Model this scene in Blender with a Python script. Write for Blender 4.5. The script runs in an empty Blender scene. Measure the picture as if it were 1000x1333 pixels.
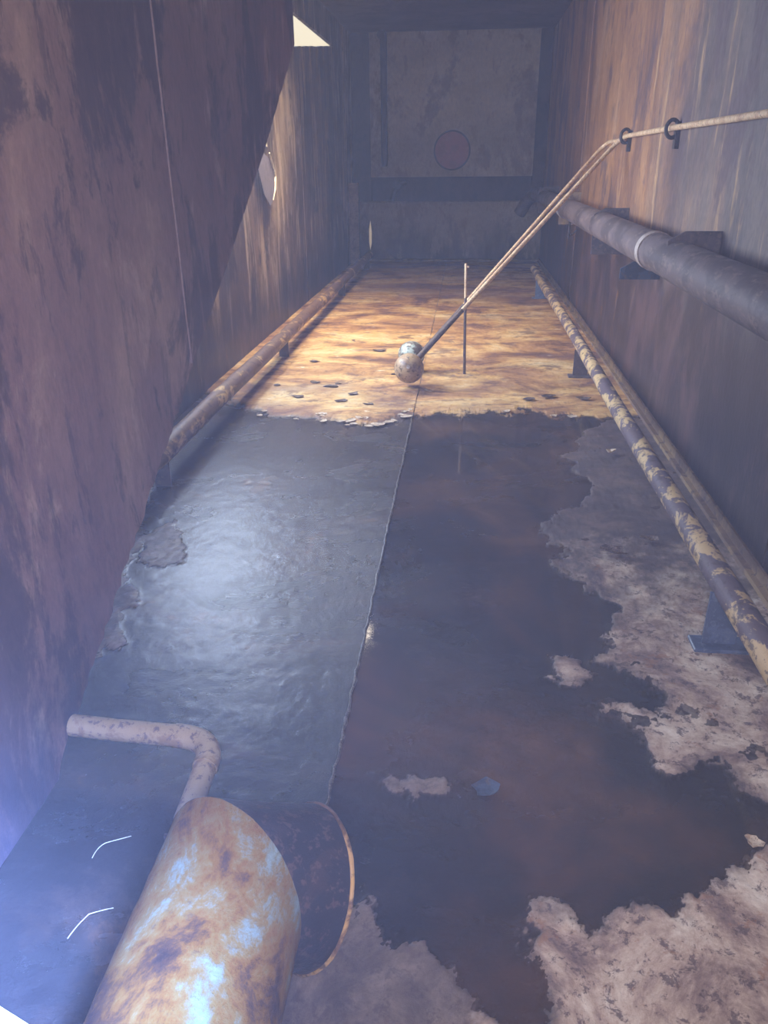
import bpy, bmesh, math, random
import numpy as np
from mathutils import Vector, Matrix

S = bpy.context.scene
COL = S.collection
random.seed(7)

# ------------------------------------------------------------------ camera
cam_d = bpy.data.cameras.new('camera')
cam = bpy.data.objects.new('camera', cam_d); COL.objects.link(cam)
S.camera = cam
R = ((0.9949, 0.0325, -0.0951), (0.1, -0.4137, 0.9049), (-0.0099, -0.9098, -0.4148))
Rx = Vector((R[0][0], R[1][0], R[2][0])).normalized()          # camera right in the world
Rf = Vector((R[0][2], R[1][2], R[2][2])).normalized()          # camera forward
Ru = Rx.cross(Rf).normalized(); Rx = Rf.cross(Ru)
M = Matrix((Rx, Ru, -Rf)).transposed().to_4x4()
M.translation = (0, 0, 1.8)
cam.matrix_world = M
cam_d.sensor_fit = 'HORIZONTAL'; cam_d.sensor_width = 36; cam_d.lens = 36.0
cam_d.clip_start = 0.01

# ------------------------------------------------------------------ light
def srgb(r, g, b):
    f = lambda c: (c/255/12.92) if c/255 <= .04045 else ((c/255+.055)/1.055)**2.4
    return (f(r), f(g), f(b), 1)

W = bpy.data.worlds.new('sky'); S.world = W; W.use_nodes = True
nt = W.node_tree; nt.nodes.clear()
tc = nt.nodes.new('ShaderNodeTexCoord'); sx = nt.nodes.new('ShaderNodeSeparateXYZ')
rp = nt.nodes.new('ShaderNodeValToRGB'); bg = nt.nodes.new('ShaderNodeBackground'); wo = nt.nodes.new('ShaderNodeOutputWorld')
nt.links.new(tc.outputs['Generated'], sx.inputs[0]); nt.links.new(sx.outputs['Z'], rp.inputs[0])
e = rp.color_ramp.elements
e[0].position = 0.0; e[0].color = srgb(150, 132, 108)
e[1].position = 0.02; e[1].color = srgb(236, 218, 176)
for pos, c in ((0.2, srgb(250, 240, 212)), (0.45, srgb(175, 205, 250)), (1.0, srgb(110, 165, 250))):
    q = e.new(pos); q.color = c
nt.links.new(rp.outputs[0], bg.inputs[0]); bg.inputs[1].default_value = 1.0
nt.links.new(bg.outputs[0], wo.inputs[0])

def area(name, loc, target, sx_, sy_, power, color, spread=180):
    d = bpy.data.lights.new(name, 'AREA'); d.shape = 'RECTANGLE'; d.size = sx_; d.size_y = sy_
    d.energy = power; d.color = color[:3]; d.spread = math.radians(spread)
    o = bpy.data.objects.new(name, d); COL.objects.link(o); o.location = loc
    o.rotation_euler = (Vector(target) - Vector(loc)).to_track_quat('-Z', 'Y').to_euler()
    return o
# daylight falling through the torn opening in the left wall and the near hatch
area('daylight_side_opening', (-2.27, 6.25, 1.80), (1.4, 6.6, 1.5), 2.6, .90, 250, srgb(215, 232, 255))
area('added_roof_light', (-1.65, 8.6, 4.05), (-1.5, 8.6, 0), 0.8, 1.4, 230, srgb(255, 236, 205), 120)  # unseen roof hatch, added to graze the left wall with light
area('daylight_hatch', (0.03, -0.10, 1.76), (-0.30, 1.0, 1.30), 0.5, 0.5, 74, srgb(246, 234, 242))
area('veil_beam', (0.63, -0.32, 2.64), (-1.30, 1.0, 0.0), 0.4, 0.4, 60, srgb(140, 175, 255), 24)  # aimed beam added to make the near veil volume glow bluish
S.view_settings.view_transform = 'Standard'; S.view_settings.look = 'None'
S.view_settings.gamma = 1.0; S.view_settings.use_curve_mapping = False
S.view_settings.exposure = 0.0

# ------------------------------------------------------------------ helpers
def tag(o, label=None, cat=None, group=None, kind=None):
    if label: o['label'] = label
    if cat: o['category'] = cat
    if group: o['group'] = group
    if kind: o['kind'] = kind
    return o

def empty(name, loc=(0, 0, 0)):
    o = bpy.data.objects.new(name, None); COL.objects.link(o); o.location = loc; o.empty_display_size = .1
    return o

def link(name, me, mt, parent=None, smooth=False):
    o = bpy.data.objects.new(name, me); COL.objects.link(o)
    if mt and not me.materials: me.materials.append(mt)
    if parent:
        o.parent = parent
        o.matrix_parent_inverse = Matrix.Translation(-parent_loc(parent))
    if smooth:
        me.polygons.foreach_set('use_smooth', [True]*len(me.polygons))
    return o

def parent_loc(p):
    v = Vector(p.location)
    return v if p.parent is None else v       # only roots are ever moved

def build(name, bm, mt, parent=None, smooth=False):
    bmesh.ops.recalc_face_normals(bm, faces=bm.faces)
    me = bpy.data.meshes.new(name); bm.to_mesh(me); bm.free()
    o = link(name, me, mt, parent, smooth)
    if smooth:
        me.set_sharp_from_angle(angle=math.radians(42))
    return o

def box(bm, x0, x1, y0, y1, z0, z1):
    v = [bm.verts.new(p) for p in ((x0,y0,z0),(x1,y0,z0),(x1,y1,z0),(x0,y1,z0),(x0,y0,z1),(x1,y0,z1),(x1,y1,z1),(x0,y1,z1))]
    for f in ((0,3,2,1),(4,5,6,7),(0,1,5,4),(1,2,6,5),(2,3,7,6),(3,0,4,7)): bm.faces.new([v[i] for i in f])

def frame_of(d, ref=None):
    d = d.normalized(); ref = ref or (Vector((0,0,1)) if abs(d.z) < .9 else Vector((1,0,0)))
    a = d.cross(ref).normalized(); return a, a.cross(d).normalized()

def tube(bm, pts, r, n=16, caps=True, jitter=0, mitre=True):
    """swept tube through pts; r is a number or a list"""
    pts = [Vector(p) for p in pts]; rs = r if isinstance(r, (list, tuple)) else [r]*len(pts)
    rings = []; a = None
    for i, p in enumerate(pts):
        d0 = (p - pts[i-1]).normalized() if i else (pts[1]-p).normalized()
        d1 = (pts[i+1]-p).normalized() if i+1 < len(pts) else d0
        t = (d0+d1).normalized()
        if a is None: a, b = frame_of(t)
        else:
            a = (a - t*a.dot(t)).normalized(); b = a.cross(t).normalized()
        k = 1/max(.4, t.dot(d0))
        side = (d1-d0); side = side.normalized() if side.length > 1e-5 else None
        ring = []
        for j in range(n):
            q = 2*math.pi*j/n; off = a*math.cos(q)*rs[i] + b*math.sin(q)*rs[i]
            if side is not None and mitre: off += side*off.dot(side)*(k-1)
            if jitter: off *= 1+random.uniform(-jitter, jitter)
            ring.append(bm.verts.new(p+off))
        rings.append(ring)
    for i in range(len(rings)-1):
        for j in range(n):
            bm.faces.new((rings[i][j], rings[i][(j+1) % n], rings[i+1][(j+1) % n], rings[i+1][j]))
    if caps:
        bm.faces.new(rings[0][::-1]); bm.faces.new(rings[-1])
    return rings

def arc(p0, c, p2, n=7):
    p0, c, p2 = Vector(p0), Vector(c), Vector(p2)
    return [(1-t)**2*p0 + 2*t*(1-t)*c + t*t*p2 for t in [i/n for i in range(n+1)]]

def sphere(bm, c, r, u=28, v=18, sq=(1, 1, 1)):
    m = Matrix.Translation(c) @ Matrix.Diagonal((sq[0], sq[1], sq[2], 1))
    bmesh.ops.create_uvsphere(bm, u_segments=u, v_segments=v, radius=r, matrix=m)

def prism(outer, holes, to3, thick):
    """flat plate from a 2-D outline with holes; to3(u, v, w) maps to the world, w in 0..thick"""
    bm = bmesh.new(); edges = []
    loops = [outer]+holes
    vl = []
    for lp in loops:
        vs = [bm.verts.new((u, v, 0)) for u, v in lp]; vl.append(vs)
        for i in range(len(vs)): edges.append(bm.edges.new((vs[i], vs[(i+1) % len(vs)])))
    bmesh.ops.triangle_fill(bm, use_beauty=True, use_dissolve=False, edges=edges, normal=(0, 0, 1))
    front = list(bm.faces)
    mp = {}
    for v in list(bm.verts): mp[v] = bm.verts.new((v.co.x, v.co.y, thick))
    for f in front: bm.faces.new([mp[v] for v in reversed(f.verts)])
    for vs in vl:
        for i in range(len(vs)):
            p, q = vs[i], vs[(i+1) % len(vs)]; bm.faces.new((p, q, mp[q], mp[p]))
    for v in bm.verts: v.co = Vector(to3(v.co.x, v.co.y, v.co.z))
    return bm

def circle(cx, cy, r, n=40):
    return [(cx+r*math.cos(2*math.pi*i/n), cy+r*math.sin(2*math.pi*i/n)) for i in range(n)]

def jag(pts, amp, step, seed=0, closed=True):
    """break an outline's edges into short ragged steps"""
    rg = random.Random(seed); out = []
    n = len(pts)
    for i in range(n if closed else n-1):
        a, b = Vector(pts[i]), Vector(pts[(i+1) % n]); L = (b-a).length; k = max(1, int(L/step))
        nn = Vector((-(b-a).y, (b-a).x)).normalized() if L > 1e-6 else Vector((0, 0))
        for j in range(k):
            p = a.lerp(b, j/k) + (nn*rg.uniform(-amp, amp) if j else Vector((0, 0)))
            out.append((p.x, p.y))
    if not closed: out.append(tuple(pts[-1]))
    return out

# ------------------------------------------------------------------ materials
class N:
    def __init__(s, name):
        s.m = bpy.data.materials.new(name); s.m.use_nodes = True
        s.t = s.m.node_tree; s.t.nodes.clear()
        s.out = s.add('ShaderNodeOutputMaterial'); s.b = s.add('ShaderNodeBsdfPrincipled')
        s.t.links.new(s.b.outputs[0], s.out.inputs[0])
        s.pos = s.add('ShaderNodeNewGeometry').outputs['Position']
        s.x = None
    def add(s, k): return s.t.nodes.new(k)
    def ln(s, a, b):
        if hasattr(a, 'links') or isinstance(a, bpy.types.NodeSocket): s.t.links.new(a, b)
        else: b.default_value = a
    def xyz(s):
        if s.x is None:
            s.x = s.add('ShaderNodeSeparateXYZ'); s.ln(s.pos, s.x.inputs[0])
        return s.x.outputs
    def scaled(s, sc, off=(0, 0, 0)):
        n = s.add('ShaderNodeMapping'); n.inputs['Scale'].default_value = sc; n.inputs['Location'].default_value = off
        s.ln(s.pos, n.inputs[0]); return n.outputs[0]
    def noise(s, sc, detail=6, rough=.6, stretch=(1, 1, 1), off=(0, 0, 0), dist=0):
        n = s.add('ShaderNodeTexNoise'); n.inputs['Scale'].default_value = sc; n.inputs['Detail'].default_value = detail
        n.inputs['Roughness'].default_value = rough; n.inputs['Distortion'].default_value = dist
        s.ln(s.scaled(stretch, off), n.inputs['Vector']); return n.outputs[0]
    def voro(s, sc, stretch=(1, 1, 1)):
        n = s.add('ShaderNodeTexVoronoi'); n.inputs['Scale'].default_value = sc
        s.ln(s.scaled(stretch), n.inputs['Vector']); return n.outputs['Distance']
    def ramp(s, f, stops):
        n = s.add('ShaderNodeValToRGB'); el = n.color_ramp.elements
        el[0].position, el[0].color = stops[0]; el[1].position, el[1].color = stops[-1]
        for p, c in stops[1:-1]: q = el.new(p); q.color = c
        s.ln(f, n.inputs[0]); return n.outputs[0]
    def step(s, f, a, b):
        n = s.add('ShaderNodeMapRange'); n.interpolation_type = 'SMOOTHSTEP'; n.clamp = True
        n.inputs[1].default_value = a; n.inputs[2].default_value = b
        s.ln(f, n.inputs[0]); return n.outputs[0]
    def math(s, op, a, b=0.0):
        n = s.add('ShaderNodeMath'); n.operation = op; s.ln(a, n.inputs[0]); s.ln(b, n.inputs[1]); return n.outputs[0]
    def mix(s, f, a, b, mode='MIX'):
        n = s.add('ShaderNodeMix'); n.data_type = 'RGBA'; n.blend_type = mode
        s.ln(f, n.inputs[0]); s.ln(a, n.inputs[6]); s.ln(b, n.inputs[7]); return n.outputs[2]
    def attr(s, name):
        n = s.add('ShaderNodeAttribute'); n.attribute_name = name; return n.outputs['Fac']
    def bump(s, h, strength=.4, dist=.01):
        n = s.add('ShaderNodeBump'); n.inputs['Strength'].default_value = strength; n.inputs['Distance'].default_value = dist
        s.ln(h, n.inputs['Height']); s.ln(n.outputs[0], s.b.inputs['Normal'])
    def fin(s, col, rough=.7, metal=0, spec=.4):
        s.ln(col, s.b.inputs['Base Color']); s.ln(rough, s.b.inputs['Roughness']); s.ln(metal, s.b.inputs['Metallic'])
        s.b.inputs['Specular IOR Level'].default_value = spec
        return s.m

def c(r, g, b): return srgb(r, g, b)

def rust_wall(name, pal, tar_z=1.0, tar_w=.35, tar=c(38, 34, 40), stretch=(1, 1, .5), blot=c(70, 50, 52), blot_at=(.52, .60), pale=c(196, 170, 130), pale_at=(.60, .74), seed=0, rough=.6, tar_max=.92, far=None, strk_z=.16):
    n = N(name); o = (seed*3.1, seed*1.7, seed*.9)
    big = n.noise(.8, 9, .68, stretch, o, .5)
    col = n.ramp(big, [(.30, pal[0]), (.45, pal[1]), (.56, pal[2]), (.72, pal[3])])
    if far:                                   # grey turns to amber rust along y, partly light put into the colour
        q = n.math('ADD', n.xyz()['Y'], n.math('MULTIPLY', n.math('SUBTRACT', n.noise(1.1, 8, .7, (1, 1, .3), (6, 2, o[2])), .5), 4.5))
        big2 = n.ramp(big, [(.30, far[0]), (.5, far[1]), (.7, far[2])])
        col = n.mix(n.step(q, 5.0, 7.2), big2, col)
    strk = n.noise(4.2, 9, .7, (1, 1, strk_z), o, .6)
    col = n.mix(n.math('MULTIPLY', n.step(strk, *pale_at), .7), col, pale)
    bl = n.noise(1.5, 11, .7, (1, 1, .55), (o[0]+9, o[1], o[2]), .35)
    col = n.mix(n.math('MULTIPLY', n.step(bl, *blot_at), .75), col, blot)
    sp = n.noise(7, 9, .72, (1, 1, .35), (o[0], o[1]+4, 2), .3)
    col = n.mix(n.math('MULTIPLY', n.step(sp, .56, .62), .5), col, blot)
    fine = n.noise(34, 6, .75, (1, 1, .5))
    col = n.mix(.4, col, n.ramp(fine, [(.3, c(70, 62, 62)), (.7, c(200, 188, 175))]), 'OVERLAY')
    # old product line: tar soaked up from below, ragged top edge
    edge = n.math('ADD', n.xyz()['Z'], n.math('MULTIPLY', n.math('SUBTRACT', n.noise(1.6, 10, .72, (1, 1, .4), (o[0], 4, 1)), .5), 1.6))
    t = n.math('SUBTRACT', 1.0, n.step(edge, tar_z-tar_w, tar_z+tar_w))
    spots = n.step(n.noise(2.2, 10, .72, (1, 1, .35), (3, o[1], 8)), .56, .64)
    t2 = n.math('MULTIPLY', t, n.math('SUBTRACT', tar_max, n.math('MULTIPLY', spots, .62)))
    tv = n.noise(1.7, 10, .74, (1, 1, .5), (o[0]+2, o[1]+5, 3), .5)
    tarc = n.ramp(tv, [(.36, tuple(v*.55 for v in tar[:3])+(1,)), (.50, tar), (.60, tuple(min(1, v*q) for v, q in zip(tar[:3], (3.2, 2.5, 2.1)))+(1,))])
    col = n.mix(t2, col, tarc)
    n.bump(n.math('ADD', n.math('MULTIPLY', bl, .6), n.math('MULTIPLY', fine, .25)), .4, .015)
    return n.fin(col, n.math('SUBTRACT', rough, n.math('MULTIPLY', t2, .2)), 0, .25)

M_baffle = rust_wall('baffle_rust', [c(98, 76, 80), c(128, 98, 98), c(146, 116, 110), c(190, 160, 138)], .2, .3, c(58, 56, 72), blot=c(68, 54, 64), blot_at=(.50, .56), pale=c(186, 158, 140), pale_at=(.55, .66), seed=1, strk_z=.42)
M_left = rust_wall('left_wall_rust', [c(78, 62, 56), c(112, 92, 80), c(150, 128, 106), c(196, 176, 148)], .55, .5, c(38, 34, 38), blot=c(54, 44, 46), pale=c(220, 204, 176), pale_at=(.50, .62), seed=2)
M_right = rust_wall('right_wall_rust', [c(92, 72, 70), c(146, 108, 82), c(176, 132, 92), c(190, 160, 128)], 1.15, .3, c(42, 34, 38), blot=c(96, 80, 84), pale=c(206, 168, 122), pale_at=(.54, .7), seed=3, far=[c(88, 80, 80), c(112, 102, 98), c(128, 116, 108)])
M_back = rust_wall('back_wall_rust', [c(134, 122, 104), c(156, 142, 122), c(170, 156, 132), c(184, 170, 144)], .45, .5, c(40, 34, 38), blot=c(120, 102, 94), pale=c(168, 154, 128), stretch=(.4, 1, 1), seed=4)
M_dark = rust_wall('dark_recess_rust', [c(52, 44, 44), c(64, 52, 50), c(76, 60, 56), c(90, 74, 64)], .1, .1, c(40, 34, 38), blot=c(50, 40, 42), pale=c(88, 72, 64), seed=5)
M_ceil = rust_wall('ceiling_rust', [c(92, 78, 72), c(110, 96, 86), c(122, 106, 94), c(132, 116, 102)], -2, .1, stretch=(1, 1, 1), blot=c(100, 84, 80), pale=c(126, 108, 96), seed=6)

def steel(name, a, b, d, th=(.46, .56), sc=9, rough=.6, st=(1, 1, 1), bumpd=.006, seed=0):
    n = N(name)
    q = n.noise(sc, 8, .68, st, (seed, seed*2, 0), .4); r = n.noise(sc*4.3, 6, .7, st, (0, seed, 3))
    col = n.mix(n.step(q, *th), a, b)
    col = n.mix(n.math('MULTIPLY', n.step(r, .53, .62), .8), col, d)
    n.bump(n.math('ADD', q, n.math('MULTIPLY', r, .4)), .6, bumpd)
    return n.fin(col, rough)
M_bigpipe = steel('grey_painted_pipe', c(98, 84, 84), c(76, 65, 66), c(118, 100, 94), sc=4, st=(1, .5, 1))
M_collar = steel('pale_collar', c(176, 164, 158), c(150, 134, 124), c(110, 92, 84), sc=12)
M_rpipe = steel('flaking_tan_pipe', c(190, 162, 116), c(92, 78, 86), c(70, 58, 60), (.47, .51), 6.5, .6, (1, .7, 1), .01)
M_lpipe = steel('rusty_brown_pipe', c(104, 80, 66), c(182, 148, 100), c(66, 52, 50), (.52, .60), 5, .5, (1, .6, 1), seed=2)
M_ledge = steel('toe_angle_rust', c(104, 84, 70), c(134, 112, 82), c(72, 58, 56), sc=2.5)
M_blue = steel('blue_grey_support', c(84, 98, 128), c(70, 84, 112), c(104, 114, 134), sc=8, rough=.35)
M_bracket = steel('dark_bracket', c(84, 72, 74), c(68, 60, 66), c(104, 86, 78), sc=8)
M_bracketb = steel('blue_bracket', c(66, 80, 104), c(54, 62, 82), c(84, 76, 76), sc=8)
M_rod = steel('pale_tan_rod', c(206, 176, 138), c(186, 150, 116), c(120, 96, 84), sc=14)
M_rodd = steel('tarred_rod', c(84, 66, 58), c(62, 50, 48), c(120, 96, 80), sc=20)
M_clip = steel('black_clip', c(40, 36, 40), c(54, 46, 46), c(74, 60, 56), sc=20)
M_ball = steel('brass_float', c(166, 138, 104), c(120, 94, 76), c(48, 38, 36), (.45, .62), 7, .42)
M_ball2 = steel('pale_green_float', c(170, 176, 162), c(104, 92, 82), c(48, 42, 42), (.49, .56), 9, .4)
def crusted():
    n = N('foreground_pipe_crust')
    a = n.noise(4.2, 11, .74, (1, .7, 1), (3, 6, 0), .5); b = n.noise(15, 10, .76, (1, .8, 1), (1, 3, 0), .4)
    q = n.math('ADD', n.math('MULTIPLY', a, .62), n.math('MULTIPLY', b, .38))
    col = n.ramp(q, [(.36, c(50, 36, 34)), (.42, c(80, 54, 36)), (.47, c(122, 84, 34)), (.52, c(124, 102, 58)), (.57, c(122, 132, 122)), (.66, c(142, 162, 162))])
    d = n.noise(38, 8, .8); col = n.mix(n.math('MULTIPLY', n.step(d, .56, .66), .5), col, c(76, 58, 52))
    n.bump(n.math('ADD', q, n.math('MULTIPLY', d, .25)), .7, .02)
    return n.fin(col, .55, 0, .3)
M_spout = crusted()
M_mouth = steel('black_wet_pipe', c(40, 36, 40), c(54, 44, 44), c(84, 66, 60), (.55, .65), 9, .3, seed=1)
M_small = steel('tan_pipe_scab', c(172, 158, 136), c(148, 130, 114), c(104, 98, 112), (.5, .6), 9, .55, seed=5)
M_flake = steel('dark_rust_flake', c(66, 54, 52), c(92, 74, 64), c(140, 120, 100), sc=30)
M_flakep = steel('pale_rust_flake', c(196, 180, 158), c(170, 146, 122), c(120, 100, 90), sc=40)
M_peel = steel('peeled_paint', c(112, 104, 116), c(104, 96, 106), c(130, 120, 124), sc=10)
M_peelw = steel('bright_paint_edge', c(226, 218, 196), c(206, 194, 170), c(170, 150, 130), sc=14)
M_weld = steel('weld_bead', c(92, 84, 78), c(64, 58, 58), c(150, 140, 126), sc=40, rough=.35)
M_weldb = steel('baffle_weld', c(136, 110, 106), c(122, 98, 96), c(150, 124, 116), sc=30)
M_wire = steel('bare_wire', c(214, 212, 200), c(186, 180, 170), c(150, 140, 130), sc=40, rough=.3)
M_rim = steel('white_painted_rim', c(236, 236, 232), c(226, 226, 222), c(210, 205, 200), sc=10)
M_drop = steel('drop_pipe_brown', c(112, 94, 84), c(98, 82, 76), c(126, 106, 92), sc=6)
M_post = steel('post_brown', c(150, 122, 98), c(128, 104, 88), c(100, 82, 72), sc=5)
M_redc = steel('reddish_cover', c(150, 92, 90), c(132, 84, 82), c(152, 104, 98), sc=4)

# floor: masks carried by the mesh say where scale, stain and bare wet plate lie
def floor_mat():
    n = N('tank_floor')
    gold, crust, damp = n.attr('gold'), n.attr('crust'), n.attr('damp')
    a = n.noise(1.3, 10, .72, (.8, 1.2, 1), (0, 0, 0), .5)
    g = n.ramp(a, [(.30, c(66, 48, 44)), (.40, c(112, 78, 56)), (.47, c(168, 124, 76)), (.55, c(200, 162, 102)), (.68, c(220, 198, 152))])
    s2 = n.noise(3.2, 10, .74, (.75, 1.25, 1), (4, 1, 0), .4)
    g = n.mix(n.math('MULTIPLY', n.step(s2, .52, .62), .75), g, c(92, 66, 60))
    s5 = n.noise(16, 10, .8, (.7, 1.2, 1), (6, 2, 0), .3)
    g = n.mix(n.math('MULTIPLY', n.step(s5, .53, .60), .55), g, c(88, 62, 52))
    s3 = n.noise(8, 8, .72, (.6, 1.3, 1), (1, 7, 0))
    g = n.mix(n.math('MULTIPLY', n.step(s3, .61, .68), .8), g, c(226, 214, 184))
    s4 = n.noise(.55, 5, .6, (.6, 1, 1), (2, 9, 0), .3)
    g = n.mix(n.math('MULTIPLY', n.step(s4, .50, .62), .6), g, c(112, 80, 70))
    k1 = n.noise(3.2, 11, .76, (1, 1, 1), (2, 2, 0), .4)
    k = n.ramp(k1, [(.34, c(92, 76, 78)), (.43, c(140, 118, 108)), (.51, c(184, 162, 144)), (.60, c(214, 200, 182)), (.70, c(234, 226, 212))])
    k2 = n.noise(19, 10, .8, (1, 1, 1), (5, 3, 0), .3)
    k = n.mix(n.math('MULTIPLY', n.step(k2, .53, .58), .8), k, c(80, 64, 68))
    k3 = n.noise(7, 8, .75, (1, 1, 1), (1, 13, 0))
    k = n.mix(n.math('MULTIPLY', n.step(k3, .57, .63), .6), k, c(150, 108, 82))
    dcol = n.ramp(k1, [(.32, c(60, 54, 58)), (.5, c(86, 74, 74)), (.66, c(120, 102, 94))])
    k = n.mix(damp, k, dcol)
    w1 = n.noise(2.0, 10, .7, (1, 1, 1), (8, 1, 0), .4)
    w = n.ramp(w1, [(.3, c(28, 28, 32)), (.5, c(40, 38, 41)), (.6, c(60, 50, 48)), (.72, c(112, 82, 64))])
    col = n.mix(crust, w, k); col = n.mix(gold, col, g)
    dry = n.math('MAXIMUM', gold, n.math('MULTIPLY', crust, n.math('SUBTRACT', 1.0, n.math('MULTIPLY', damp, .45))))
    rr = n.noise(1.5, 8, .65, (.8, 1.2, 1), (2, 6, 0), .4)
    wet_r = n.math('ADD', .12, n.math('MULTIPLY', n.step(rr, .40, .60), .18))
    rough = n.math('ADD', wet_r, n.math('MULTIPLY', dry, .42))
    fine = n.noise(70, 7, .8); mid = n.noise(12, 9, .72)
    n.bump(n.math('ADD', n.math('MULTIPLY', mid, .7), n.math('MULTIPLY', fine, .4)), .6, .014)
    wet = n.math('SUBTRACT', 1.0, dry)
    n.ln(n.math('MULTIPLY', wet, .34), n.b.inputs['Coat Weight']); n.ln(n.math('SUBTRACT', wet_r, .05), n.b.inputs['Coat Roughness'])
    b2 = n.add('ShaderNodeBump'); b2.inputs['Strength'].default_value = .22; b2.inputs['Distance'].default_value = .012
    n.ln(n.math('ADD', n.math('MULTIPLY', mid, .8), n.math('MULTIPLY', fine, .3)), b2.inputs['Height']); n.ln(b2.outputs[0], n.b.inputs['Coat Normal'])
    return n.fin(col, rough, 0, .42)
M_floor = floor_mat()

def water_mat():
    n = N('standing_oily_water')
    a = n.noise(1.1, 9, .66, (1, 1, 1), (3, 0, 0), .7)
    col = n.ramp(a, [(.3, c(36, 33, 36)), (.46, c(52, 44, 43)), (.56, c(84, 62, 52)), (.68, c(124, 92, 72))])
    rip = n.noise(3, 2, .5); n.bump(rip, .05, .01)
    sc_ = n.noise(2.4, 9, .7, (1, 1, 1), (7, 3, 0), .6)
    m = n.fin(col, n.math('ADD', .06, n.math('MULTIPLY', n.step(sc_, .5, .65), .16)), 0, .5)
    n.ln(n.math('ADD', .45, n.math('MULTIPLY', n.step(sc_, .42, .6), .3)), n.b.inputs['Alpha'])
    return m
M_water = water_mat()

# ------------------------------------------------------------------ room shell
XL, XR, YB, ZC = -2.2, 1.42, 15.9, 3.9
XS = -0.37                                       # centre weld of the floor

def vnoise(x, y, seed):
    xi, yi = np.floor(x).astype(np.int64), np.floor(y).astype(np.int64); fx, fy = x-xi, y-yi
    def h(a, b):
        k = (a*374761393 + b*668265263 + seed*974634211) & 0xffffffff
        k = ((k ^ (k >> 13))*1274126177) & 0xffffffff
        return ((k ^ (k >> 16)) & 0xffff)/65535.0
    u, v = fx*fx*(3-2*fx), fy*fy*(3-2*fy)
    return (h(xi, yi)*(1-u)+h(xi+1, yi)*u)*(1-v) + (h(xi, yi+1)*(1-u)+h(xi+1, yi+1)*u)*v
def fbm(x, y, f, oct_, seed, gain=.55):
    s = 0; a = 1; t = 0
    for i in range(oct_):
        s = s+a*vnoise(x*f, y*f, seed+i*17); t += a; a *= gain; f *= 2.03
    return s/t - .5
def sdist(px, py, poly):
    """signed distance to a polygon, positive inside"""
    d = np.full(px.shape, 1e9); ins = np.zeros(px.shape, bool); n = len(poly)
    for i in range(n):
        x0, y0 = poly[i]; x1, y1 = poly[(i+1) % n]; ex, ey = x1-x0, y1-y0
        t = np.clip(((px-x0)*ex+(py-y0)*ey)/(ex*ex+ey*ey+1e-12), 0, 1)
        d = np.minimum(d, np.hypot(px-x0-t*ex, py-y0-t*ey))
        cr = ((y0 > py) != (y1 > py)) & (px < (x1-x0)*(py-y0)/(y1-y0+1e-12)+x0)
        ins ^= cr
    return np.where(ins, d, -d)

CRUST = [[(1.17, 5.77), (.95, 5.5), (.71, 4.97), (.83, 4.43), (.55, 3.95), (.43, 3.76), (.55, 3.54), (.51, 3.34), (.64, 3.13), (.71, 2.94), (.60, 2.70), (.53, 2.58), (.71, 2.5),
          (.75, 2.36), (.71, 2.25), (.59, 2.34), (.52, 2.3), (.66, 2.13), (.7, 1.97), (.86, 2.03), (.87, 1.95), (.97, 1.86), (1.6, 1.8), (1.6, 5.8)],
         [(1.6, 1.75), (.91, 1.69), (.79, 1.61), (.71, 1.56), (.63, 1.5), (.48, 1.44), (.4, 1.41), (.37, 1.46), (.26, 1.45), (.22, 1.4), (.23, 1.3), (.23, .3), (1.6, .3)],
         [(-.22, 1.41), (-.17, 1.32), (-.04, 1.32), (.05, 1.2), (.12, 1.13), (.12, .3), (-.5, .3), (-.5, 1.25), (-.34, 1.34)],
         [(-.21, 1.89), (-.06, 1.95), (.03, 1.86), (-.13, 1.8)],
         [(.36, 2.62), (.46, 2.63), (.53, 2.48), (.45, 2.39), (.36, 2.44)]]
LEFTP = [[(-1.68, 3.49), (-1.59, 3.66), (-1.38, 3.47), (-1.32, 3.26), (-1.48, 3.21)],
         [(-2.2, 4.3), (-1.87, 4.11), (-1.62, 3.3), (-1.45, 2.75), (-1.36, 2.47), (-2.2, 2.3)]]
GOLDB = [(-2.3, 6.3), (-1.91, 6.04), (-1.49, 5.68), (-1.06, 5.61), (-.62, 5.49), (-.41, 5.75), (-.24, 5.87), (.3, 5.86), (.55, 6.03), (.71, 5.77), (1.18, 5.8), (1.6, 5.85)]

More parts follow.
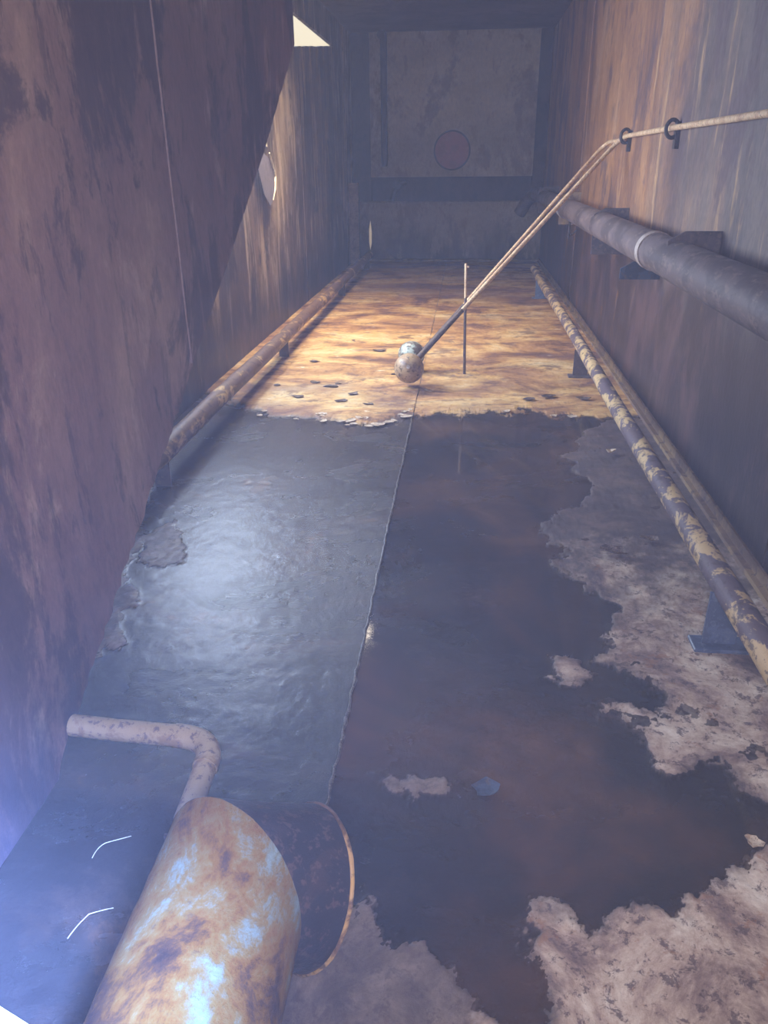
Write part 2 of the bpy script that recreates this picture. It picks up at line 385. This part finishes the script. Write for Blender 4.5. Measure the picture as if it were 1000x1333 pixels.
def floor_half(name, x0, x1, nx, parent, right):
    ys = [.16]
    while ys[-1] < YB+.9: ys.append(ys[-1] + max(.0045, ys[-1]*.0042))
    ys = np.array(ys); xs = np.linspace(x0, x1, nx)
    X, Y = np.meshgrid(xs, ys)
    wx = fbm(X, Y, 4.1, 7, 3, .7); wy = fbm(X, Y, 4.1, 7, 41, .7); rag = fbm(X, Y, 13, 6, 90, .72)
    gb = np.interp(X+wx*.3, [p[0] for p in GOLDB], [p[1] for p in GOLDB])
    gd = (Y-gb) + wy*.55 + rag*.25
    gold = np.clip(gd/.10+.5, 0, 1)
    cd = np.full(X.shape, -9.0)
    for poly in (CRUST if right else LEFTP): cd = np.maximum(cd, sdist(X+wx*.26, Y+wy*.26, poly))
    cd = cd + rag*.09
    crust = np.clip(cd/.012+.5, 0, 1)
    damp = np.clip((Y-2.75+wx*2.2+rag*1.2)/.9, 0, 1) if right else np.full(X.shape, .8)
    if right: damp = np.maximum(damp, np.clip((.16-X+wx*.4)/.1, 0, 1)*.85); damp = np.maximum(damp, .7*np.clip(1-cd/.05+rag*2, 0, 1))
    base = -.0075 if right else -.001
    Z = base + fbm(X, Y, 2.2, 5, 11)*(.008 if right else .005) + fbm(X, Y, 24, 4, 7)*.004
    Z = Z + np.clip(gd/.14+.35, 0, 1)*.013 + np.clip(cd/.05+.45, 0, 1)*.0115*(1 if right else .7)
    Z = Z + (crust+gold).clip(0, 1)*fbm(X, Y, 9, 5, 23, .65)*.012
    lip = np.exp(-((cd-.012)/.02)**2) + np.exp(-((gd-.05)/.06)**2)
    Z = Z + lip*(.0015+rag*.010)
    ny, nx_ = X.shape
    co = np.stack([X, Y, Z], -1).reshape(-1, 3).astype(np.float32)
    i = np.arange(ny*nx_).reshape(ny, nx_)
    q = np.stack([i[:-1, :-1], i[:-1, 1:], i[1:, 1:], i[1:, :-1]], -1).reshape(-1, 4)
    me = bpy.data.meshes.new(name); me.vertices.add(len(co)); me.vertices.foreach_set('co', co.ravel())
    me.loops.add(q.size); me.loops.foreach_set('vertex_index', q.ravel().astype(np.int32))
    me.polygons.add(len(q)); me.polygons.foreach_set('loop_start', np.arange(0, q.size, 4, dtype=np.int32))
    me.polygons.foreach_set('use_smooth', np.ones(len(q), bool))
    for nm, v in (('gold', gold), ('crust', crust), ('damp', damp)):
        at = me.attributes.new(nm, 'FLOAT', 'POINT'); at.data.foreach_set('value', v.ravel().astype(np.float32))
    me.update(); me.validate()
    return link(name, me, M_floor, parent)

fl = tag(empty('floor'), 'rusted steel tank floor, dry and golden far off, dark and wet nearer', kind='structure')
floor_half('floor_plate', XL-.02, XS, 330, fl, False)
floor_half('floor_plate', XS, XR+.02, 390, fl, True)
bm = bmesh.new(); pts = []; rs = []; y = .2
while y < YB: pts.append((XS+random.uniform(-.004, .004), y, .001+random.uniform(-.001, .002))); rs.append(random.uniform(.004, .008)); y += .035 if y < 6 else .12
tube(bm, pts, rs, 8); build('weld_seam', bm, M_weld, fl, True)
bm = bmesh.new(); box(bm, XL-.1, XR+.1, .1, YB+1, -.16, -.05); build('bottom_shell', bm, M_dark, fl)

# water lies in the low ground right of the weld
bm = bmesh.new()
ws = [bm.verts.new(p) for p in ((XS+.004, .17, 0), (XR, .17, 0), (XR, 6.4, 0), (XS+.004, 6.4, 0))]; bm.faces.new(ws)
for s in range(1): bmesh.ops.subdivide_edges(bm, edges=list(bm.edges), cuts=12, use_grid_fill=True)
tag(build('puddle', bm, M_water), 'shallow dark brown water standing on the floor right of the weld seam', 'water')

# left wall: plates with one torn opening high up, ragged along its sloping lower edge
wl = tag(empty('wall_left', (XL, 0, 0)), 'rusted steel side wall with streaked pale scale and torn opening', kind='structure')
low = [(14.05, 3.48)] + [(14.05+(8.6-14.05)*t, 3.48+(2.845-3.48)*t+random.uniform(-.006, .006)) for t in np.linspace(.04, 1, 38)] + [(8.6, 3.48)]
torn = jag([(4.9, 1.32), (7.6, 1.32), (7.6, 2.42), (4.9, 2.42)], .02, .09, 8)
def plate_yz(name, y0, y1, z0, z1, holes, mt, par, x, t):
    return build(name, prism([(y0, z0), (y1, z0), (y1, z1), (y0, z1)], holes, lambda u, v, w: (x+w, u, v), t), mt, par)
plate_yz('wall_plate', .1, 4.6, -.1, ZC+.1, [], M_left, wl, XL, -.05)
plate_yz('wall_plate', 4.6, 15.0, -.1, ZC+.1, [low, torn], M_left, wl, XL, -.05)
plate_yz('wall_plate', 15.0, YB+1, -.1, ZC+.1, [], M_left, wl, XL, -.05)
for yy in (4.6, 11.0, 15.0):
    bm = bmesh.new()
    tube(bm, [(XL, yy, .02+i*.2) for i in range(20) if not (yy == 11.0 and i > 14)], .009, 6); build('weld_seam', bm, M_left, wl, True)

# right wall
wr = tag(empty('wall_right', (XR, 0, 0)), 'amber and grey streaked steel side wall, tar black along its foot', kind='structure')
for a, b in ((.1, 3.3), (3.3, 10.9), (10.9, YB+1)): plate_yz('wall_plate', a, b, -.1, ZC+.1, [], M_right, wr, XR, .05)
for yy in (3.3, 10.9):
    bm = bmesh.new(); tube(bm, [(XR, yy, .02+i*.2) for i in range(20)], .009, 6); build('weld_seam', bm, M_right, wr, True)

# ceiling with an unseen hatch, added for the left wall light
ce = tag(build('ceiling', prism([(XL-.1, .05), (XR+.1, .05), (XR+.1, YB+1), (XL-.1, YB+1)], [[(-2.1, 8.4), (-1.1, 8.4), (-1.1, 10.2), (-2.1, 10.2)]], lambda u, v, w: (u, v, ZC+w), .06), M_ceil), 'flat rusted steel tank roof plate', kind='structure')

# far wall: upper panel, dark set-back strip, low front plate with a small hole
wb = tag(empty('wall_back', (0, YB, 0)), 'far end wall of grey brown panels around a dark slot', kind='structure')
def plate_xz(name, out, holes, mt, par, y, t): return build(name, prism(out, holes, lambda u, v, w: (u, y+w, v), t), mt, par)
plate_xz('upper_panel', [(-1.85, 1.53), (1.19, 1.53), (1.19, ZC), (-1.85, ZC)], [circle(-.32, 1.98, .345, 48)], M_back, wb, YB, .05)
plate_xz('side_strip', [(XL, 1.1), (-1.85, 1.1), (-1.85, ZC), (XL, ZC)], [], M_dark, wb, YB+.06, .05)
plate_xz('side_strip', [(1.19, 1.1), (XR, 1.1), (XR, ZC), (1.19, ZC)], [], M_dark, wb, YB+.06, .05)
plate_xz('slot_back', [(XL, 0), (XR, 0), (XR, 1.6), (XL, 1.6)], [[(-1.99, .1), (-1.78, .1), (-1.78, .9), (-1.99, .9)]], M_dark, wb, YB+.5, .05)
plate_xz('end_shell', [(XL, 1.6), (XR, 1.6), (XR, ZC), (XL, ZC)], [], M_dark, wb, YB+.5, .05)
sl = [(-1.885, .20), (-1.855, .34), (-1.85, .56), (-1.875, .78), (-1.905, .60), (-1.905, .36)]
plate_xz('low_front_plate', [(XL, 0), (XR, 0), (XR, 1.1), (XL, 1.1)], [sl], M_back, wb, YB-.02, .03)
bm = bmesh.new(); box(bm, XL, XR, YB-.02, YB+.04, 1.085, 1.105); build('plate_flange', bm, M_ledge, wb)
bm = bmesh.new(); box(bm, XL+.02, XR-.02, YB-.12, YB-.02, .0, .05); build('toe_angle', bm, M_ledge, wb)
cv = bmesh.new(); bmesh.ops.create_cone(cv, cap_ends=True, segments=48, radius1=.315, radius2=.315, depth=.03, matrix=Matrix.Translation((-.32, YB+.035, 1.98)) @ Matrix.Rotation(math.pi/2, 4, 'X'))
build('manhole_cover', cv, M_redc, wb)['label'] = 'round reddish manhole cover'
bm = bmesh.new(); box(bm, -.75, .1, YB+.05, YB+.07, 1.5, 2.4); build('cover_backing', bm, M_dark, wb)

# near end wall with the access hatch the view goes through
wf = tag(empty('wall_front', (0, .1, 0)), 'near end wall with a square access hatch', kind='structure')
plate_xz('wall_plate', [(XL-.05, -.1), (XR+.05, -.1), (XR+.05, ZC+.05), (XL-.05, ZC+.05)], [[(-.55, 1.2), (1.2, 1.2), (1.2, 3.0), (-.55, 3.0)]], M_dark, wf, .16, .012)
bm = bmesh.new(); tube(bm, [(-.545, .166, 1.813), (-.198, .166, 1.466), (.063, .166, 1.205)], .03, 24)  # round brace put in place of the bright hatch rim
tag(build('rim_stand_in', bm, M_rim, None, True), 'white painted round brace standing in for the rim of the access hatch', 'brace')

# ------------------------------------------------------------------ slanted baffle plate on the left
edge = [(6.17, 2.54), (5.95, 2.40), (5.14, 1.89), (4.2, 1.36), (3.375, .915), (2.98, .69), (2.62, .49), (2.14, .23), (1.892, .10), (1.78, 0.0)]
rag = jag(edge[:5], .004, .08, 3, False) + jag(edge[4:], .014, .035, 5, False)[1:]
ba = tag(empty('baffle_plate', (-1.25, 3, 0)), 'tall purple brown rusted baffle plate with a long slanting free edge', 'baffle')
build('upright_plate', prism([(6.2, ZC), (6.2, 2.56)] + rag + [(.172, .0), (.172, ZC)], [], lambda u, v, w: (-1.25-w, u, v), .014), M_baffle, ba)
bm = bmesh.new(); tube(bm, [(-1.25, 3.42+random.uniform(-.003, .003), .96+i*.1) for i in range(29)], .006, 6); build('weld_seam', bm, M_weldb, ba, True)['label'] = 'vertical weld line'

# ------------------------------------------------------------------ right: big pipe on brackets
PX, PZ, PR = 1.2, 1.265, .112
bp = tag(empty('large_wall_pipe', (PX, 9, PZ)), 'large grey brown pipe carried on brackets along the right wall', 'pipe')
bm = bmesh.new(); tube(bm, [(PX, .175, PZ)] + [(PX, y_, PZ) for y_ in (3, 6, 9, 12, 14.6)], PR, 32); build('pipe_run', bm, M_bigpipe, bp, True)
bm = bmesh.new(); tube(bm, [(PX, 14.55, PZ)] + arc((PX, 14.6, PZ), (PX-.02, 14.85, PZ), (PX-.14, 14.95, PZ-.12), 6) + [(PX-.26, 15.05, PZ-.34)], .108, 28); build('elbow', bm, M_bracket, bp, True)
for y_, w_ in ((10.2, .07), (10.05, .05), (5.25, .09)):
    bm = bmesh.new(); tube(bm, [(PX, y_, PZ), (PX, y_+w_, PZ)], PR+.008, 32); build('collar', bm, M_collar if y_ != 10.05 else M_bigpipe, bp, True)
def bracket(y_, xl, zb, zt, mt, lab):
    o = build('pipe_bracket', prism([(xl+.09, zt), (XR-.002, zt), (XR-.002, zb), (xl, zb), (xl, zt-.05)], [], lambda u, v, w: (u, y_+w, v), .016), mt)
    tag(o, lab, 'bracket')
bracket(7.42, 1.12, 1.02, 1.41, M_bracket, 'dark bracket plate on right wall between blue grey bracket and double collar')
bracket(4.70, 1.13, 1.18, 1.43, M_bracket, 'dark bracket plate on right wall just beside the pale collar ring')
bracket(6.0, 1.13, .995, 1.12, M_bracketb, 'blue grey bracket plate under the large wall pipe')
bracket(10.6, 1.16, 1.05, 1.43, M_ledge, 'brown bracket plate behind the double collar of the large pipe')
bracket(13.2, 1.1, 1.04, 1.42, M_bracket, 'dark bracket plate near the elbow of the large pipe')
bm = bmesh.new(); tube(bm, [(1.19, 9.7, 1.15), (1.19, 9.7, .95)], .009, 8); tube(bm, [(1.195, 9.7, 1.02), (1.23, 9.7, 1.0), (1.28, 9.7, 1.06)], .008, 8)
tag(build('wire_hook', bm, M_clip, None, True), 'small bent wire hook hanging below the large wall pipe', 'hook')

# lower flaking pipe along the right foot of the wall
fp = tag(empty('floor_pipe', (1.06, 8, .265)), 'flaking tan and grey pipe running low along the right wall', 'pipe')
bm = bmesh.new(); tube(bm, [(1.06+.006*math.sin(y_), y_, .265) for y_ in np.arange(.175, 12.9, .25)], .053, 20, jitter=.012); build('pipe_run', bm, M_rpipe, fp, True)
for y_, mt in ((2.72, M_blue), (11.4, M_blue), (7.0, M_bracket)):
    bm = bmesh.new(); box(bm, 1.0, 1.13, y_+.0, y_+.012, .012, .25); p_ = build('support_post', bm, mt, fp)
    if y_ == 2.72: p_['label'] = 'blue grey flat support post'
    bm = bmesh.new(); box(bm, .96, 1.2, y_-.05, y_+.06, .0, .018); bmesh.ops.bevel(bm, geom=list(bm.edges), offset=.004, segments=1, affect='EDGES')
    q_ = build('base_plate', bm, mt, p_)
te = tag(empty('toe_angle_bar', (1.38, 8, 0)), 'rusty angle bar along the foot of the right wall', 'angle bar')
bm = bmesh.new(); box(bm, 1.362, 1.404, .175, 15.7, .005, .03); build('flange', bm, M_ledge, te)
bm = bmesh.new(); box(bm, 1.392, 1.404, .175, 15.7, .03, .085); build('web', bm, M_ledge, te)

# left pipe
lp = tag(empty('floor_pipe', (-1.8, 9, .2)), 'brown rusted pipe running low along the left wall behind the baffle', 'pipe')
bm = bmesh.new(); tube(bm, [(-1.8+.004*math.sin(y_*2), y_, .205) for y_ in np.arange(2.2, 15.2, .3)], .066, 20, jitter=.01); build('pipe_run', bm, M_lpipe, lp, True)
for y_ in (4.2, 7.6, 11.5, 14.6):
    bm = bmesh.new(); box(bm, -1.85, -1.75, y_, y_+.012, .0, .2); build('support_post', bm, M_bracket, lp)

# upright bar in the far left corner
po = tag(empty('upright_bar', (-2.1, 15.3, 0)), 'upright brown flat bar at the far end of the left pipe', 'bar')
bm = bmesh.new(); box(bm, XL+.002, -2.02, 15.25, 15.27, .02, 1.45); build('flange', bm, M_post, po)
bm = bmesh.new(); box(bm, -2.03, -2.02, 15.27, 15.40, .02, 1.45); build('web', bm, M_dark, po)

# vertical pipe and slot fitting on the far wall
vp = tag(empty('drop_pipe', (-1.58, 15.8, 1.7)), 'thin vertical pipe hanging down the far wall panel', 'pipe')
bm = bmesh.new(); tube(bm, [(-1.58, 15.82, ZC-.02)] + [(-1.58, 15.82, z_) for z_ in (3.2, 2.5, 1.8)] + [(-1.58, 15.82, 1.72)], [.062, .062, .062, .062, .05], 18); build('pipe_run', bm, M_dark, vp, True)
bm = bmesh.new(); tube(bm, [(-1.62, 15.84, 3.86), (-1.62, 15.74, 3.84)], .07, 16); build('top_knuckle', bm, M_dark, vp, True)
ob = bmesh.new(); tube(ob, [(-1.36, 16.3, 1.40), (-1.36, 15.95, 1.40)], .085, 16); tube(ob, [(-1.36, 16.0, 1.39), (-1.46, 16.0, 1.12)], .05, 12); tube(ob, [(-1.36, 15.98, 1.42), (-1.18, 15.98, 1.44)], .04, 12)
tag(build('slot_fitting', ob, M_clip, None, True), 'small black valve fitting in the dark slot of the far wall', 'valve')

# ------------------------------------------------------------------ float arms
def float_arm(pts_wall, bend, ball, r_ball, mt, lab, plug, att):
    root = tag(empty('float_arm', ball), lab, 'float arm', 'float arms reaching down from the right wall')
    bl = Vector(ball); bd = Vector(bend)
    endp = bl + Vector(att).normalized()*(r_ball-.008)
    dirv = (endp-bd).normalized(); k = bd.lerp(endp, .79)
    if pts_wall:
        bm = bmesh.new(); tube(bm, pts_wall+arc(pts_wall[-1], bend, bd+dirv*.16, 6)[1:], .019, 12); build('wall_tube', bm, M_rod, root, True)
    bm = bmesh.new(); tube(bm, [bd+dirv*.15, bd.lerp(k, .5), k], .019, 12); build('arm', bm, M_rod, root, True)
    bm = bmesh.new(); tube(bm, [k, k.lerp(endp, .5), endp], [.02, .023, .026], 12); build('tarred_end', bm, M_rodd, root, True)['label'] = 'dark tarred lower end of arm'
    bm = bmesh.new(); sphere(bm, ball, r_ball); b_ = build('ball', bm, mt, root, True)
    if plug:
        d = (Vector((0, -.93, .30))).normalized()
        bm = bmesh.new(); tube(bm, [bl+d*(r_ball-.01), bl+d*(r_ball+.012)], .016, 12); build('plug', bm, M_collar, b_, True)
    return root
float_arm([(1.37, .176, 1.985), (1.37, 3, 1.985), (1.37, 6, 1.99), (1.37, 7.62, 1.985)], (1.36, 7.86, 1.98), (-.455, 6.52, .18), .128, M_ball, 'long tan float arm with brown ball, foremost of the two', True, (.62, .45, .64))
float_arm([(1.37, 7.8, 1.955), (1.37, 8.5, 1.955)], (1.36, 8.72, 1.95), (-.475, 7.12, .16), .125, M_ball2, 'tan float arm with pale worn ball, behind the brown ball', False, (.85, -.1, .25))
for y_, lab in ((6.0, 'black ring clip on the right wall along the straight tube'), (7.72, 'black ring clip on the right wall at the bend of the tube')):
    root = tag(empty('ring_clip', (1.37, y_, 1.985)), lab, 'clip')
    bm = bmesh.new(); tube(bm, [(1.37+.042*math.cos(t), y_, 1.985+.055*math.sin(t)) for t in np.linspace(0, 2*math.pi, 21)], .013, 8); build('ring', bm, M_clip, root, True)
    bm = bmesh.new(); box(bm, 1.39, 1.419, y_-.03, y_+.03, 1.86, 2.03); build('lug', bm, M_clip, root)

dr = tag(empty('upright_rod', (.02, 7.04, 0)), 'thin dark rod standing upright on the floor beside the balls', 'rod')
bm = bmesh.new(); tube(bm, [(.022, 7.04, .005), (.012, 7.04, .45), (.01, 7.04, .7)], [.014, .013, .012], 10); build('lower_rod', bm, M_rodd, dr, True)
bm = bmesh.new(); tube(bm, [(.01, 7.04, .69), (.004, 7.04, .985)], .012, 10); tube(bm, [(.004, 7.04, .965), (.03, 7.03, .955)], .007, 8); build('upper_rod', bm, M_rod, dr, True)

# ------------------------------------------------------------------ foreground pipes
C1 = Vector((-.487, 1.205, .30)); dn = Vector((.72, .46, -.5)).normalized()
sp = tag(empty('suction_pipe', (-.477, .9, 0)), 'large mitred suction pipe, orange and pale crusted, opening onto the floor', 'pipe')
def seg(bm, a, da, cut_a, b, cut_b, r, n=40, rings=24, rough=0, flare=None):
    """straight pipe piece between two cutting planes"""
    u, v = frame_of(da); vr = []
    for i in range(rings+1):
        t = i/rings; ring = []
        for j in range(n):
            q = 2*math.pi*j/n; rr = r*(1+(flare(t) if flare else 0))*(1+rough*(math.sin(q*7+i*1.3)+math.sin(q*13-i*2.1)+random.uniform(-1, 1)))
            o = u*math.cos(q)*rr+v*math.sin(q)*rr
            s0 = -(o).dot(cut_a)/da.dot(cut_a); s1 = -(o).dot(cut_b)/da.dot(cut_b)
            p0 = a+o+da*s0; p1 = b+o+da*s1
            ring.append(bm.verts.new(p0.lerp(p1, t)))
        vr.append(ring)
    for i in range(rings):
        for j in range(n): bm.faces.new((vr[i][j], vr[i][(j+1) % n], vr[i+1][(j+1) % n], vr[i+1][j]))
yv = Vector((0, 1, 0)); mc = (yv+dn).normalized()
bm = bmesh.new(); seg(bm, Vector((-.487, .175, .30)), yv, yv, C1, mc, .18, rings=40, rough=.003); build('pipe_run', bm, M_spout, sp, True)
E1 = C1+dn*.205
bm = bmesh.new(); seg(bm, C1, dn, mc, E1, dn, .18, rings=10, rough=.002, flare=lambda t: .04*t*t); mo = build('mouth', bm, M_mouth, sp, True)
bm = bmesh.new()
u, v = frame_of(dn); ri = [E1+(u*math.cos(t)+v*math.sin(t))*.187 for t in np.linspace(0, 2*math.pi, 49)]
tube(bm, ri, .0055, 8, caps=False, jitter=.2); build('lip', bm, M_lpipe, mo, True)['label'] = 'thin worn metal lip'

smp = tag(empty('bent_pipe', (-.8, 1.85, .1)), 'slim tan pipe with a bend, from the baffle to the suction pipe', 'pipe')
bm = bmesh.new(); tube(bm, [(-1.244, 1.905, .115), (-1.1, 1.895, .115), (-.88, 1.885, .115)], .036, 20); build('pipe_run', bm, M_small, smp, True)
bm = bmesh.new(); tube(bm, [(-.885, 1.885, .115)]+arc((-.87, 1.885, .115), (-.745, 1.88, .115), (-.745, 1.76, .115), 8)+[(-.745, 1.75, .115)], .039, 20); build('elbow', bm, M_small, smp, True)
bm = bmesh.new(); tube(bm, [(-.745, 1.755, .115), (-.735, 1.55, .115), (-.70, 1.42, .12), (-.64, 1.29, .16)], .035, 20); build('pipe_run', bm, M_small, smp, True)
bm = bmesh.new(); box(bm, -.785, -.70, 1.5, 1.51, 0, .1); build('support_post', bm, M_bracket, smp)

for pts_, lab in (([(-1.0, 1.484, .01), (-.995, 1.52, .025), (-.97, 1.535, .02), (-.944, 1.554, .014), (-.92, 1.57, .01)], 'short curled bright wire nearer the bent pipe'),
                  ([(-.952, 1.239, .01), (-.945, 1.27, .014), (-.925, 1.305, .018), (-.895, 1.325, .014), (-.872, 1.335, .01)], 'short curved bright wire lying beside the suction pipe')):
    pts_ = arc(pts_[0], pts_[1], pts_[2], 6)+arc(pts_[2], pts_[3], pts_[4], 5)[1:]
    bm = bmesh.new(); tube(bm, pts_, .0011, 6); tag(build('wire', bm, M_wire, None, True), lab, 'wire')

# ------------------------------------------------------------------ flakes of scale
def flake_mesh(name, r, asp, curl, seed, mt):
    rg = random.Random(seed); n_ = 11; bm = bmesh.new(); rings = []
    for k, q in enumerate((0.45, 1.0)):
        ring = []
        for j in range(n_):
            t = 2*math.pi*j/n_; rr = r*q*(rg.uniform(.6, 1.1) if k else 1)
            x_, y_ = rr*math.cos(t)*asp, rr*math.sin(t)
            ring.append(bm.verts.new((x_, y_, curl*(q**2)*(.35+.65*abs(math.sin(t*1.0+seed)))*r)))
        rings.append(ring)
    cv_ = bm.verts.new((0, 0, 0)); tops = []
    for j in range(n_):
        bm.faces.new((cv_, rings[0][j], rings[0][(j+1) % n_])); bm.faces.new((rings[0][j], rings[1][j], rings[1][(j+1) % n_], rings[0][(j+1) % n_]))
    ex = bmesh.ops.extrude_face_region(bm, geom=list(bm.faces))
    for g in ex['geom']:
        if isinstance(g, bmesh.types.BMVert): g.co.z += .004
    bmesh.ops.recalc_face_normals(bm, faces=bm.faces)
    me = bpy.data.meshes.new(name); bm.to_mesh(me); bm.free(); me.materials.append(mt); return me
def flake(x, y, r, asp, rz, seed, mt, lab, group=None, z=.012, curl=.35):
    o = bpy.data.objects.new('rust_flake', flake_mesh('rust_flake', r, asp, curl, seed, mt)); COL.objects.link(o)
    o.location = (x, y, z); o.rotation_euler = (0, 0, rz); tag(o, lab, 'rust flake', group)
G1 = 'dark curled flakes along the edge of the dry golden floor'
for i, (x, y) in enumerate([(-1.14, 6.49), (-.91, 6.26), (-1.3, 6.61), (-1.09, 6.58), (-.74, 5.98), (-1.36, 6.15), (-1.62, 6.5), (-.98, 6.05), (-.55, 7.7), (-.62, 6.95), (-1.2, 8.4), (-.86, 7.9), (.72, 6.3), (.55, 6.2), (1.0, 6.25), (-1.45, 7.4)]):
    flake(x, y, random.uniform(.018, .04), random.uniform(1.2, 2.4), random.uniform(-.5, .5), i, M_flake, 'dark curled rust flake lying on the dry golden part of the floor', G1)
G2 = 'pale crumbs of scale where the golden floor meets the wet floor'
for i in range(26):
    x = random.choice([random.uniform(-1.5, -.35), random.uniform(-.9, -.3), random.uniform(-1.6, .9)])
    y = np.interp(x, [p[0] for p in GOLDB], [p[1] for p in GOLDB])+random.uniform(-.12, .12)
    flake(x, float(y), random.uniform(.014, .034), random.uniform(1.1, 2), random.uniform(-1, 1), 50+i, M_flakep, 'pale crumb of rust scale at the edge of the golden floor', G2, curl=.25, z=.008)
flake(.79, 3.5, .042, 1.9, -.3, 91, M_flake, 'dark curled rust flake on the crust, broader of a pair near the floor pipe', None, .014, .5)
flake(.99, 3.66, .03, 1.7, -.2, 92, M_flake, 'small dark rust flake on the crust, closer to the floor pipe than its larger twin', None, .014, .5)
flake(1.0, 4.95, .035, 1.1, .3, 93, M_flakep, 'single whitish flake beside the flaking floor pipe', None, .02, .6)
flake(.88, 1.72, .03, .8, .9, 94, M_flakep, 'single whitish flake surrounded by dark water', None, .004, .2)
flake(.12, 1.85, .045, 1.1, .5, 95, M_bracketb, 'blue grey flake lying flat in the shallow water', None, .002, .2)

# peeled sheet of paint hanging off the left wall
pe = tag(empty('peeling_paint', (-2.19, 8.95, 1.7)), 'grey sheet of paint peeling off the left wall beside the baffle', 'paint flake')
bm = bmesh.new(); out = [(8.45, 1.80), (8.62, 1.86), (8.80, 1.90), (8.98, 1.86), (9.16, 1.70), (9.12, 1.58), (9.02, 1.50), (8.86, 1.42), (8.72, 1.38), (8.55, 1.5)]
cvs = [bm.verts.new((XL+.004+.10*max(0, (1.90-z_))*1.2+.02, y_, z_)) for y_, z_ in out]; bm.faces.new(cvs)
ex = bmesh.ops.extrude_face_region(bm, geom=list(bm.faces))
for g in ex['geom']:
    if isinstance(g, bmesh.types.BMVert): g.co.x += .006
build('sheet', bm, M_peel, pe)
bm = bmesh.new(); tube(bm, [(XL+.06, 8.96, 1.90), (XL+.055, 9.1, 1.78), (XL+.065, 9.15, 1.66), (XL+.075, 9.05, 1.53), (XL+.085, 8.88, 1.43)], [.008, .012, .010, .012, .006], 6); build('torn_edge', bm, M_peelw, pe)['label'] = 'bright torn edge'
bm = bmesh.new()
pv = [bm.verts.new((XL+.004, y_, z_)) for y_, z_ in ((8.5, 1.93), (8.9, 2.06), (9.03, 2.22), (9.06, 2.05), (9.1, 1.96), (8.98, 1.97), (8.9, 1.90), (8.72, 1.93))]; f_ = bm.faces.new(pv)
ex = bmesh.ops.extrude_face_region(bm, geom=[f_])
for g in ex['geom']:
    if isinstance(g, bmesh.types.BMVert): g.co.x += .006
build('bare_patch', bm, M_peelw, pe)['label'] = 'bright bare patch above the sheet'

# ------------------------------------------------------------------ scattering volumes added to imitate lens glare
def veil(name, y0, y1, dens, lab):
    hz = bpy.data.materials.new(name); hz.use_nodes = True
    t = hz.node_tree; t.nodes.clear(); o_ = t.nodes.new('ShaderNodeOutputMaterial'); vs = t.nodes.new('ShaderNodeVolumeScatter')
    vs.inputs['Color'].default_value = (.78, .84, 1, 1); vs.inputs['Density'].default_value = dens; vs.inputs['Anisotropy'].default_value = .1
    t.links.new(vs.outputs[0], o_.inputs['Volume'])
    bm = bmesh.new(); box(bm, XL+.001, XR-.001, y0, y1, -.04, ZC-.002)
    tag(build(name, bm, hz), lab, 'veil', kind='stuff')
veil('lens_veil_near', .18, 1.7, .017, 'pale bluish volume imitating lens glare above the suction pipe')
veil('lens_veil_far', 1.701, YB-.03, .003, 'thin haze imitating lens glare through the rest of the tank')
